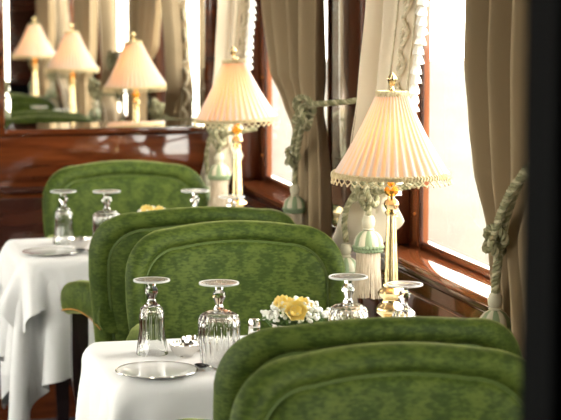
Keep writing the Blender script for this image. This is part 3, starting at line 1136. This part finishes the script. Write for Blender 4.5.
def make_salt():
    t = empty('salt_dish')
    b = MB()
    n = 72
    prof = [(0.0, 0.0), (0.012, 0.0), (0.013, 0.002), (0.019, 0.007), (0.0235, 0.015), (0.0245, 0.021), (0.0235, 0.022), (0.0215, 0.015), (0.016, 0.008), (0.0, 0.005)]
    b.lathe(prof, n, rfun=lambda a, z: 1 - 0.11 * abs(math.cos(3 * a)) ** 2 * min(1, z / 0.01), cap=False)
    put('bowl', b, M['silver'], t)
    b = MB()
    for k in range(3):
        a = 2 * PI * k / 3
        b.sphere((0.011 * math.cos(a), 0.011 * math.sin(a), 0.001), 0.003, 8, 5)
    put('feet', b, M['silver'], t)
    return t
salt0 = make_salt()
for i, (x, y, lab) in enumerate([(0.718, 3.800, 'small scalloped silver salt dish, nearer of the pair between the two goblets'),
                                 (0.752, 3.852, 'small scalloped silver dish, farther of the pair beside the large goblet'),
                                 (0.722, 5.455, 'small scalloped silver dish on the farther table right of the slim goblet')]):
    o = salt0 if i == 0 else copy_tree(salt0)
    o.scale = (1.35, 1.35, 1.25)
    o.location = (x, y, zt(y))
    o.rotation_euler = (0, 0, i * 0.7)
    tag(o, lab, 'dish', 'scalloped silver dishes')

def make_spoon():
    t = empty('spoon')
    b = MB()
    P = []
    for j in range(13):
        q = j / 12
        y = 0.036 * (1 - q) - 0.006
        w = 0.0105 * math.sqrt(max(0.0, 1 - (2 * q - 1) ** 2)) + 0.0012
        row = []
        for i in range(9):
            u = -1 + 2 * i / 8
            row.append((u * w, y, 0.011 - 0.006 * (1 - u * u) * math.sin(PI * q)))
        P.append(row)
    b.grid(P)
    P2 = [[(x, y, z - 0.0013) for x, y, z in r] for r in P]
    b.grid(P2)
    put('spoon_bowl', b, M['silver_reflect'], t)
    b = MB()
    P = []
    for p, w in zip(catmull([(0, -0.004, 0.010), (0, -0.02, 0.012), (0, -0.05, 0.008), (0, -0.10, 0.003)], 12), [0.0022, 0.002, 0.002, 0.0024, 0.003, 0.0035, 0.004, 0.005, 0.006, 0.0065, 0.0065, 0.004]):
        P.append([(p[0] - w, p[1], p[2]), (p[0], p[1], p[2] + 0.0016), (p[0] + w, p[1], p[2]), (p[0], p[1], p[2] - 0.001)])
    b.grid(P, closed_u=True)
    put('handle', b, M['silver'], t)
    return t
sp0 = make_spoon()
for i, (x, y, lab) in enumerate([(0.730, 3.640, 'silver spoon with bowl coloured as a dark reflection, lying on the nearer table in front of the large goblet'),
                                 (0.718, 5.335, 'silver spoon with bowl coloured as a dark reflection, lying on the farther table beside the plate')]):
    o = sp0 if i == 0 else copy_tree(sp0)
    o.location = (x, y, zt(y))
    o.rotation_euler = (0, 0, math.radians(25))
    tag(o, lab, 'spoon', 'silver spoons')

t = empty('salt_shaker', (0.888, 3.895, ZA))
tag(t, 'small round glass shaker with a silver lid left of the yellow flowers', 'shaker')
b = MB()
b.lathe([(0.0, 0.0), (0.013, 0.0), (0.0145, 0.01), (0.012, 0.038), (0.0, 0.038)], 10)
put('jar', b, M['crystal'], t, sharp=12)
b = MB()
b.lathe([(0.012, 0.037), (0.0135, 0.039), (0.0135, 0.049), (0.011, 0.055), (0.0, 0.057)], 24)
put('lid', b, M['silver'], t)

def make_flowers(seed):
    rnd = random.Random(seed)
    t = empty('flower_arrangement')
    b = MB()
    b.lathe([(0.0, 0.0), (0.028, 0.0), (0.030, 0.003), (0.026, 0.008), (0.045, 0.025), (0.052, 0.042), (0.050, 0.042), (0.042, 0.026), (0.0, 0.012)], 32, cap=False)
    put('bowl', b, M['silver'], t)
    # white blossoms: clusters of little bells
    b = MB()
    gb = MB()
    for k in range(330):
        a = rnd.uniform(0, 2 * PI)
        q = math.sqrt(rnd.uniform(0.0, 1))
        cl = 0.10 * math.sin(5 * a + 1)
        x, y = 0.070 * (q + cl * q) * math.cos(a), 0.050 * (q + cl * q) * math.sin(a)
        z = 0.044 + 0.054 * (1 - 0.62 * q * q) * rnd.uniform(0.35, 1.0)
        r = rnd.uniform(0.0032, 0.0052)
        b.sphere((x, y, z), r, 6, 4, 0.9)
        if k % 3 == 0:
            gb.tube([(x * 0.2, y * 0.2, 0.02), (x * 0.8, y * 0.8, z * 0.7), (x, y, z)], 0.0012, 4)
    tag(put('white_blossoms', b, M['petal_white'], t), kind='stuff')
    for k in range(26):
        a = 2 * PI * k / 26 + rnd.uniform(-0.1, 0.1)
        l = rnd.uniform(0.04, 0.065)
        P = []
        for j in range(6):
            q = j / 5
            w = 0.009 * math.sin(PI * (0.1 + 0.88 * q))
            rr = 0.02 + l * q
            z = 0.04 + 0.022 * math.sin(PI * q * 0.7) - 0.01 * q
            P.append([((rr) * math.cos(a) - u * w * math.sin(a), rr * math.sin(a) * 0.8 + u * w * math.cos(a), z + 0.003 * abs(u)) for u in (-1, 0, 1)])
        gb.grid(P)
    tag(put('leaves', gb, M['leaf'], t), kind='stuff')
    for (fx, fy, fz, R, tx, ty) in ((-0.030, -0.012, 0.082, 0.023, -0.2, -0.5), (-0.012, -0.040, 0.070, 0.028, 0.0, -1.0), (0.010, -0.016, 0.078, 0.022, 0.3, -0.6), (0.0, 0.02, 0.080, 0.018, 0.1, 0.3)):
        fl = empty('yellow_flower', (fx, fy, fz))
        fl.parent = t
        fl.rotation_euler = (-ty, tx, 0)
        hb_ = MB()
        hb_.sphere((0, 0, -0.004), 0.006, 8, 5)
        put('flower_heart', hb_, M['petal_yellow'], fl)
        pm = None
        for layer_, (npet, tilt, sc_) in enumerate(((6, 0.55, 1.0), (5, 1.05, 0.75))):
            for k in range(npet):
                if pm is None:
                    pb = MB()
                    P = []
                    for j in range(7):
                        q = j / 6
                        w = R * 0.52 * math.sin(PI * (0.12 + 0.80 * q)) ** 0.7
                        P.append([(R * q, u * w, -0.006 + 0.30 * R * u * u * q + 0.25 * R * q * q) for u in (-1, -0.5, 0, 0.5, 1)])
                    pb.grid(P)
                    pm = pb.mesh('petal', M['petal_yellow'])
                p = put('petal', pm, None, fl)
                p.rotation_euler = (0, -tilt * 0.8, 2 * PI * k / npet + layer_ * 0.5)
                p.scale = (sc_, sc_, sc_)
    for c in t.children:
        if c.name.startswith('bowl'):
            c.scale = (1, 1, 1.45)
        else:
            c.location.z += 0.017
    return t
fl = make_flowers(5)
fl.location = (0.955, 3.80, ZA)
tag(fl, 'low arrangement of yellow flowers and tiny white blossoms on the nearer table', 'flowers', 'flower arrangements')
fl2 = copy_tree(fl)
fl2.location = (0.945, 5.46, ZC + 0.0)
fl2.rotation_euler = (0, 0, 0.3)
tag(fl2, 'yellow flower arrangement on the farther table, tips just showing above the green chair back', 'flowers', 'flower arrangements')

# ------------------------------------------------------------------ curtains, braids, fringes, tiebacks
bell = MB()
bell.lathe([(0.0, 0.014), (0.0030, 0.013), (0.0042, 0.010), (0.0026, 0.008), (0.0046, 0.004), (0.0085, -0.006), (0.0095, -0.012), (0.006, -0.0125), (0, -0.010)], 10, rfun=lambda a, z: 1 + (0.08 * math.cos(5 * a) if z < 0 else 0))
BELL = bell.mesh('tassel', M['tassel_white'])

def curtain(label, mat, tab, zb, folds, seed, xmid=1.305, amp=0.026, fringe=None, group=None, nu=150, nv=70, flat=0.1, slant=0.0, shaded_back=None):
    """tab rows: z, Y at u=0, Y at u=1, amplitude factor, X offset; zb(u) is the hem height"""
    rnd = random.Random(seed)
    ph = [rnd.uniform(0, 6.28) for _ in range(6)]
    t = empty('curtain', (0, 0, 0))
    def S(u, z):
        y0, y1, af, xo = lerp_tab(tab, z)
        uu = u + 0.018 * math.sin(2 * PI * folds * 0.5 * u + ph[3])
        y = y0 + (y1 - y0) * uu
        q = min(1.0, u / flat)
        q = q * q * (3 - 2 * q)
        p_ = 2 * PI * folds * (u + 0.05 * math.sin(5 * u + ph[1])) + ph[0] + 0.25 * math.sin(4 * z + ph[4])
        w = math.sin(p_ + 0.55 * math.sin(p_)) + 0.30 * math.sin(2 * PI * folds * 1.7 * u + ph[2] + z)
        w = w * q - 0.3 * (1 - q)
        x = xmid + xo + amp * af * w
        k_ = slant * (1 - 2 * u)
        y *= (xmid + k_) / xmid
        x += k_
        return Vector((x, y, z))
    base = S(0.5, 1.5)
    t.location = (base.x, base.y, 0.84)
    off = Vector((base.x, base.y, 0.84))
    b = MB()
    P = []
    for j in range(nv):
        P.append([S(i / (nu - 1), 2.02 + (zb(i / (nu - 1)) - 2.02) * j / (nv - 1)) - off for i in range(nu)])
    b.grid(P)
    c = put('fabric', b, [mat, shaded_back or mat], t, sharp=180)
    if sum(f.normal.x * f.area for f in c.data.polygons) > 0:
        c.data.flip_normals()
    md = c.modifiers.new('thickness', 'SOLIDIFY')
    md.thickness = 0.003
    md.material_offset = 1
    pb = MB()
    pb.box(-0.035, 0.035, min(tab[0][1], tab[0][2]) - off.y - 0.01, max(tab[0][1], tab[0][2]) - off.y + 0.01, 2.00 - off.z, 2.05 - off.z)
    put('heading', pb, mat, t)
    if fringe:
        # plaited braid along the leading edge
        bb = MB()
        z1 = zb(0.1) + 0.02
        Nn = int((2.0 - z1) / 0.005)
        ub, ua = 0.275, 0.105
        def nrm(u, z):
            e = 1e-3
            d = S(u + e, z) - S(u - e, z)
            n = Vector((0, 0, 1)).cross(d)
            n.normalize()
            if n.x > 0: n = -n
            return n
        for s in (0, 1):
            pts = []
            for k in range(Nn + 1):
                z = 2.0 + (z1 - 2.0) * k / Nn
                u = ub + ua * math.sin(2 * PI * z / 0.15 + s * PI)
                lift = 0.0065 + 0.002 * math.cos(2 * PI * z / 0.15 + s * PI)
                pts.append(S(u, z) + nrm(u, z) * lift - off)
            rope(bb, pts, 0.0066, pitch=0.022, step=0.004, n=5)
        for du in (-0.185, 0.185):
            bb.tube([S(ub + du, 2.0 + (z1 - 2.0) * k / Nn) + nrm(ub + du, 2.0 + (z1 - 2.0) * k / Nn) * 0.002 - off for k in range(0, Nn + 1, 3)], 0.0024, 5)
        put('braid', bb, [M['braid'], M['curtain']], t, sharp=60)
        # netted fringe heading and bell tassels, each a part
        hd = MB()
        P = []
        Nh = int((2.0 - fringe) / 0.01)
        for k in range(Nh + 1):
            z = 2.0 + (fringe - 2.0) * k / Nh
            p = S(0.0, z) - off
            P.append([p + Vector((0, 0.006, 0)), p + Vector((-0.003, -0.010, -0.003)), p + Vector((-0.002, -0.022, -0.008 + 0.004 * (k % 2)))])
        hd.grid(P)
        for k in range(Nh):
            p = S(0.0, 2.0 + (fringe - 2.0) * k / Nh) - off
            hd.tube([p, p + Vector((-0.004, -0.012, -0.004)), p + Vector((-0.003, -0.026, -0.014))], 0.0022, 4)
        put('fringe_heading', hd, M['tassel_white'], t)
        z = 1.78
        k = 0
        while z > fringe:
            p = S(0.0, z) - off
            o = put('tassel', BELL, None, t, p + Vector((-0.004, -0.026 - 0.004 * (k % 2), -0.018)))
            o.scale = (1.45, 1.45, 1.45)
            o.rotation_euler = (random.uniform(-0.2, 0.2), random.uniform(-0.2, 0.2), random.uniform(0, 3))
            z -= 0.0225
            k += 1
    tag(t, label, 'curtain', group)
    return S

def tassel(parent, loc, s=1.0):
    """big key tassel: cords, ball, striped cap, ruff and a skirt of strands; loc is the top"""
    t = empty('tassel', loc)
    t.parent = parent
    b = MB()
    b.lathe([(0.005, 0), (0.012 * s, -0.003 * s), (0.0155 * s, -0.014 * s), (0.014 * s, -0.026 * s), (0.010 * s, -0.031 * s), (0.014 * s, -0.034 * s), (0.010 * s, -0.038 * s)], 16)
    put('tassel_head', b, M['tassel_cream'], t)
    b = MB()
    n = 48
    prof = [(0.010, -0.036), (0.021, -0.042), (0.029, -0.052), (0.0325, -0.064), (0.0335, -0.072)]
    for sg in range(12):
        P = []
        for r, z in prof:
            P.append([(r * s * (1.04 if q not in (0, 4) else 0.98) * math.cos(2 * PI * (sg * 4 + q) / n), r * s * (1.04 if q not in (0, 4) else 0.98) * math.sin(2 * PI * (sg * 4 + q) / n), z * s) for q in range(5)])
        b.grid(P, mi=sg % 2)
    for k in range(26):
        a = 2 * PI * k / 26
        b.sphere((0.033 * s * math.cos(a), 0.033 * s * math.sin(a), -0.075 * s), 0.0052 * s, 6, 4, mi=0)
        b.sphere((0.031 * s * math.cos(a + 0.12), 0.031 * s * math.sin(a + 0.12), -0.083 * s), 0.0046 * s, 6, 4, mi=0)
    put('tassel_cap', b, [M['tassel_green'], M['tassel_cream']], t)
    b = MB()
    rnd = random.Random(4)
    b.lathe([(0.024 * s, -0.076 * s), (0.020 * s, -0.12 * s), (0.021 * s, -0.175 * s)], 20)
    for k in range(46):
        a = 2 * PI * k / 46
        r1, r2 = 0.0265 * s, (0.0315 + rnd.uniform(-0.002, 0.002)) * s
        rm = (0.027 + rnd.uniform(-0.0005, 0.0012)) * s
        b.tube([(r1 * math.cos(a), r1 * math.sin(a), -0.078 * s), (rm * math.cos(a + 0.02), rm * math.sin(a + 0.02), -0.13 * s),
                (r2 * math.cos(a + rnd.uniform(-0.04, 0.04)), r2 * math.sin(a), (-0.19 - rnd.uniform(0, 0.006)) * s)], 0.0017 * s, 4)
    tag(put('tassel_skirt', b, M['skirt'], t), kind='stuff')
    return t

def knot(parent, c, R, r, off):
    b = MB()
    pts = []
    for k in range(73):
        a = 2 * PI * k / 72
        rr = R * (0.62 + 0.38 * math.cos(3 * a))
        pts.append(Vector((c[0] + R * 0.45 * math.sin(3 * a) - 0.008, c[1] + rr * math.cos(2 * a), c[2] + rr * math.sin(2 * a))) - off)
    rope(b, pts, r, pitch=0.028)
    put('rope_knot', b, [M['rope'], M['rope_cream']], parent)

def tieback(label, ropes, knots, tassels, r=0.009):
    t0 = ropes[0][0]
    off = Vector(t0)
    t = empty('curtain_tieback', off)
    b = MB()
    for pth in ropes:
        rope(b, [Vector(p) - off for p in catmull(pth, 60)], r, pitch=0.030)
    put('rope', b, [M['rope'], M['rope_cream']], t)
    for c, R in knots:
        knot(t, c, R, r * 0.9, off)
    for p, s in tassels:
        tassel(t, Vector(p) - off, s)
    tag(t, label, 'tieback', 'rope curtain tiebacks')

GC = 'curtains along the window side'
def left_tab(dy, zt=1.0):
    return [(2.02, 3.99 + dy, 4.37 + dy, 1.0, 0), (1.465, 4.035 + dy, 4.43 + dy, 1.0, 0), (1.24, 4.10 + dy, 4.50 + dy, 0.95, 0), (1.11, 4.19 + dy, 4.55 + dy, 0.9, -0.004),
            (zt, 4.20 + dy, 4.50 + dy, 0.75, -0.012), (0.93, 4.12 + dy, 4.64 + dy, 1.0, -0.004), (0.82, 4.03 + dy, 4.76 + dy, 1.15, 0)]
def right_tab(dy, zt, yt):
    return [(2.02, 3.70 + dy, 3.16 + dy, 1.0, 0), (1.467, 3.685 + dy, 3.18 + dy, 1.0, 0), (1.345, 3.69 + dy, 3.19 + dy, 1.0, 0), (1.224, 3.665 + dy, 3.21 + dy, 0.9, 0), (1.135, 3.635 + dy, 3.23 + dy, 0.85, 0),
            (zt, yt + 0.085 + dy, yt - 0.12 + dy, 0.8, -0.008), (zt - 0.13, yt + 0.07 + dy, yt - 0.14 + dy, 0.9, 0), (0.80, yt + 0.05 + dy, yt - 0.17 + dy, 1.0, 0)]
cream, taupe = M['curtain'], M['curtain_shaded']
for k, lab in ((0, 'cream curtain with plaited braid and tassel fringe behind the nearest lamp'),
               (1, 'cream curtain with braid and white tassel fringe behind the middle lamp, beside the mirror'),
               (-1, 'cream fringed curtain of the nearest window, seen only in the mirror')):
    dy = k * PITCH + (0.02 if k == 1 else 0)
    curtain(lab, cream, left_tab(dy), lambda u: 0.945 - 0.11 * min(1, u * 1.4), 2.3, 11 + k, fringe=1.02, group=GC, flat=0.62, slant=0.04, amp=0.020, shaded_back=taupe)  # taupe back colours in the shaded side of the cream silk
MID = [(2.02, 3.88, 3.22, 1.0, 0), (1.45, 3.875, 3.235, 1.0, 0), (1.25, 3.77, 3.235, 1.0, 0), (1.165, 3.60, 3.23, 0.7, -0.004), (1.10, 3.50, 3.22, 0.7, 0), (1.0, 3.44, 3.20, 0.8, 0), (0.80, 3.42, 3.19, 0.9, 0)]
MID = [(z_, a_ + PITCH, b_ + PITCH, c_, d_) for z_, a_, b_, c_, d_ in MID]
for k, zt, yt, lab in ((0, 1.02, 3.42, 'shade-toned taupe curtain at far right beside the dark doorway jamb, tied with rope'),
                       (1, 1.175, 3.385, 'shade-toned taupe curtain in the middle between window and mahogany pier, tied with a knotted rope'),
                       (-1, 1.04, 3.42, 'shade-toned taupe curtain of the nearest window, seen only in the mirror')):
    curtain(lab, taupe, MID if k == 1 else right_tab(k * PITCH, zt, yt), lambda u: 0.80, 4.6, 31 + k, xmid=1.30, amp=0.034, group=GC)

for k, lab in ((0, 'rope tieback with two green and cream tassels behind the nearest lamp column'),
               (1, 'rope tieback with two pale tassels hanging left of the middle lamp column'),
               (-1, 'rope tieback of the nearest fringed curtain, seen only in the mirror')):
    dy = k * PITCH + (0.02 if k == 1 else 0)
    X = 1.262
    X = 1.25
    tieback(lab, [[(1.37, 4.60 + dy, 1.04), (1.30, 4.52 + dy, 1.01), (X, 4.40 + dy, 1.008), (X - 0.012, 4.24 + dy, 1.02), (X, 4.12 + dy, 1.035), (1.33, 4.10 + dy, 1.05)],
                  [(X - 0.006, 4.20 + dy, 1.023), (X - 0.016, 4.216 + dy, 1.005), (X - 0.014, 4.222 + dy, 0.962)],
                  [(X - 0.006, 4.33 + dy, 1.022), (X - 0.014, 4.40 + dy, 0.968), (X - 0.014, 4.43 + dy, 0.925), (X - 0.010, 4.43 + dy, 0.876)]],
            [((X - 0.012, 4.25 + dy, 1.02), 0.045), ((X - 0.010, 4.19 + dy, 1.03), 0.040)],
            [((X - 0.014, 4.222 + dy, 0.966), 1.0), ((X - 0.010, 4.43 + dy, 0.872), 0.95)], r=0.008)
# the near-edge (taupe) curtains
X = 1.250
tieback('thick rope tieback around the taupe curtain at far right, ending in a green tassel',
        [[(1.37, 3.10, 1.22), (1.29, 3.18, 1.20), (X, 3.24, 1.167), (X - 0.004, 3.314, 1.097), (X, 3.365, 1.035), (X + 0.004, 3.38, 0.99)],
         [(1.28, 3.19, 1.18), (X - 0.010, 3.253, 1.145), (X - 0.016, 3.330, 1.075), (X - 0.012, 3.38, 1.01), (X, 3.39, 0.98)],
         [(X - 0.002, 3.375, 1.01), (X - 0.004, 3.384, 0.96), (X - 0.004, 3.390, 0.93), (X - 0.004, 3.392, 0.912)]],
        [((X - 0.004, 3.375, 1.015), 0.030)], [((X - 0.004, 3.392, 0.915), 0.95)], r=0.0095)
for dy, lab in ((1.68, 'dark knotted rope tieback on the middle taupe curtain, tassel hanging by the window ledge'),
                (0.0, 'dark rope tieback of the nearest taupe curtain, seen only in the mirror')):
    if dy == 0.0:
        dy = -1.68
    dy -= 1.68
    tieback(lab, [[(1.372, 4.60 + dy, 1.22), (1.31, 4.64 + dy, 1.205), (X + 0.01, 4.70 + dy, 1.197), (X - 0.006, 4.76 + dy, 1.19), (X - 0.006, 4.81 + dy, 1.18), (1.29, 4.93 + dy, 1.17)],
                  [(X - 0.010, 4.81 + dy, 1.175), (X - 0.016, 4.85 + dy, 1.118), (X - 0.012, 4.90 + dy, 1.075), (X - 0.004, 4.955 + dy, 1.035)],
                  [(X - 0.008, 4.85 + dy, 1.165), (X - 0.022, 4.885 + dy, 1.11), (X - 0.018, 4.93 + dy, 1.065), (X - 0.004, 4.965 + dy, 1.025)],
                  [(X - 0.004, 4.955 + dy, 1.04), (X - 0.004, 4.965 + dy, 0.99), (X - 0.004, 4.968 + dy, 0.955)]],
            [((X - 0.008, 4.83 + dy, 1.165), 0.045), ((X - 0.012, 4.79 + dy, 1.172), 0.038), ((X - 0.006, 4.955 + dy, 1.035), 0.028)],
            [((X - 0.004, 4.968 + dy, 0.962), 0.9)], r=0.0085)
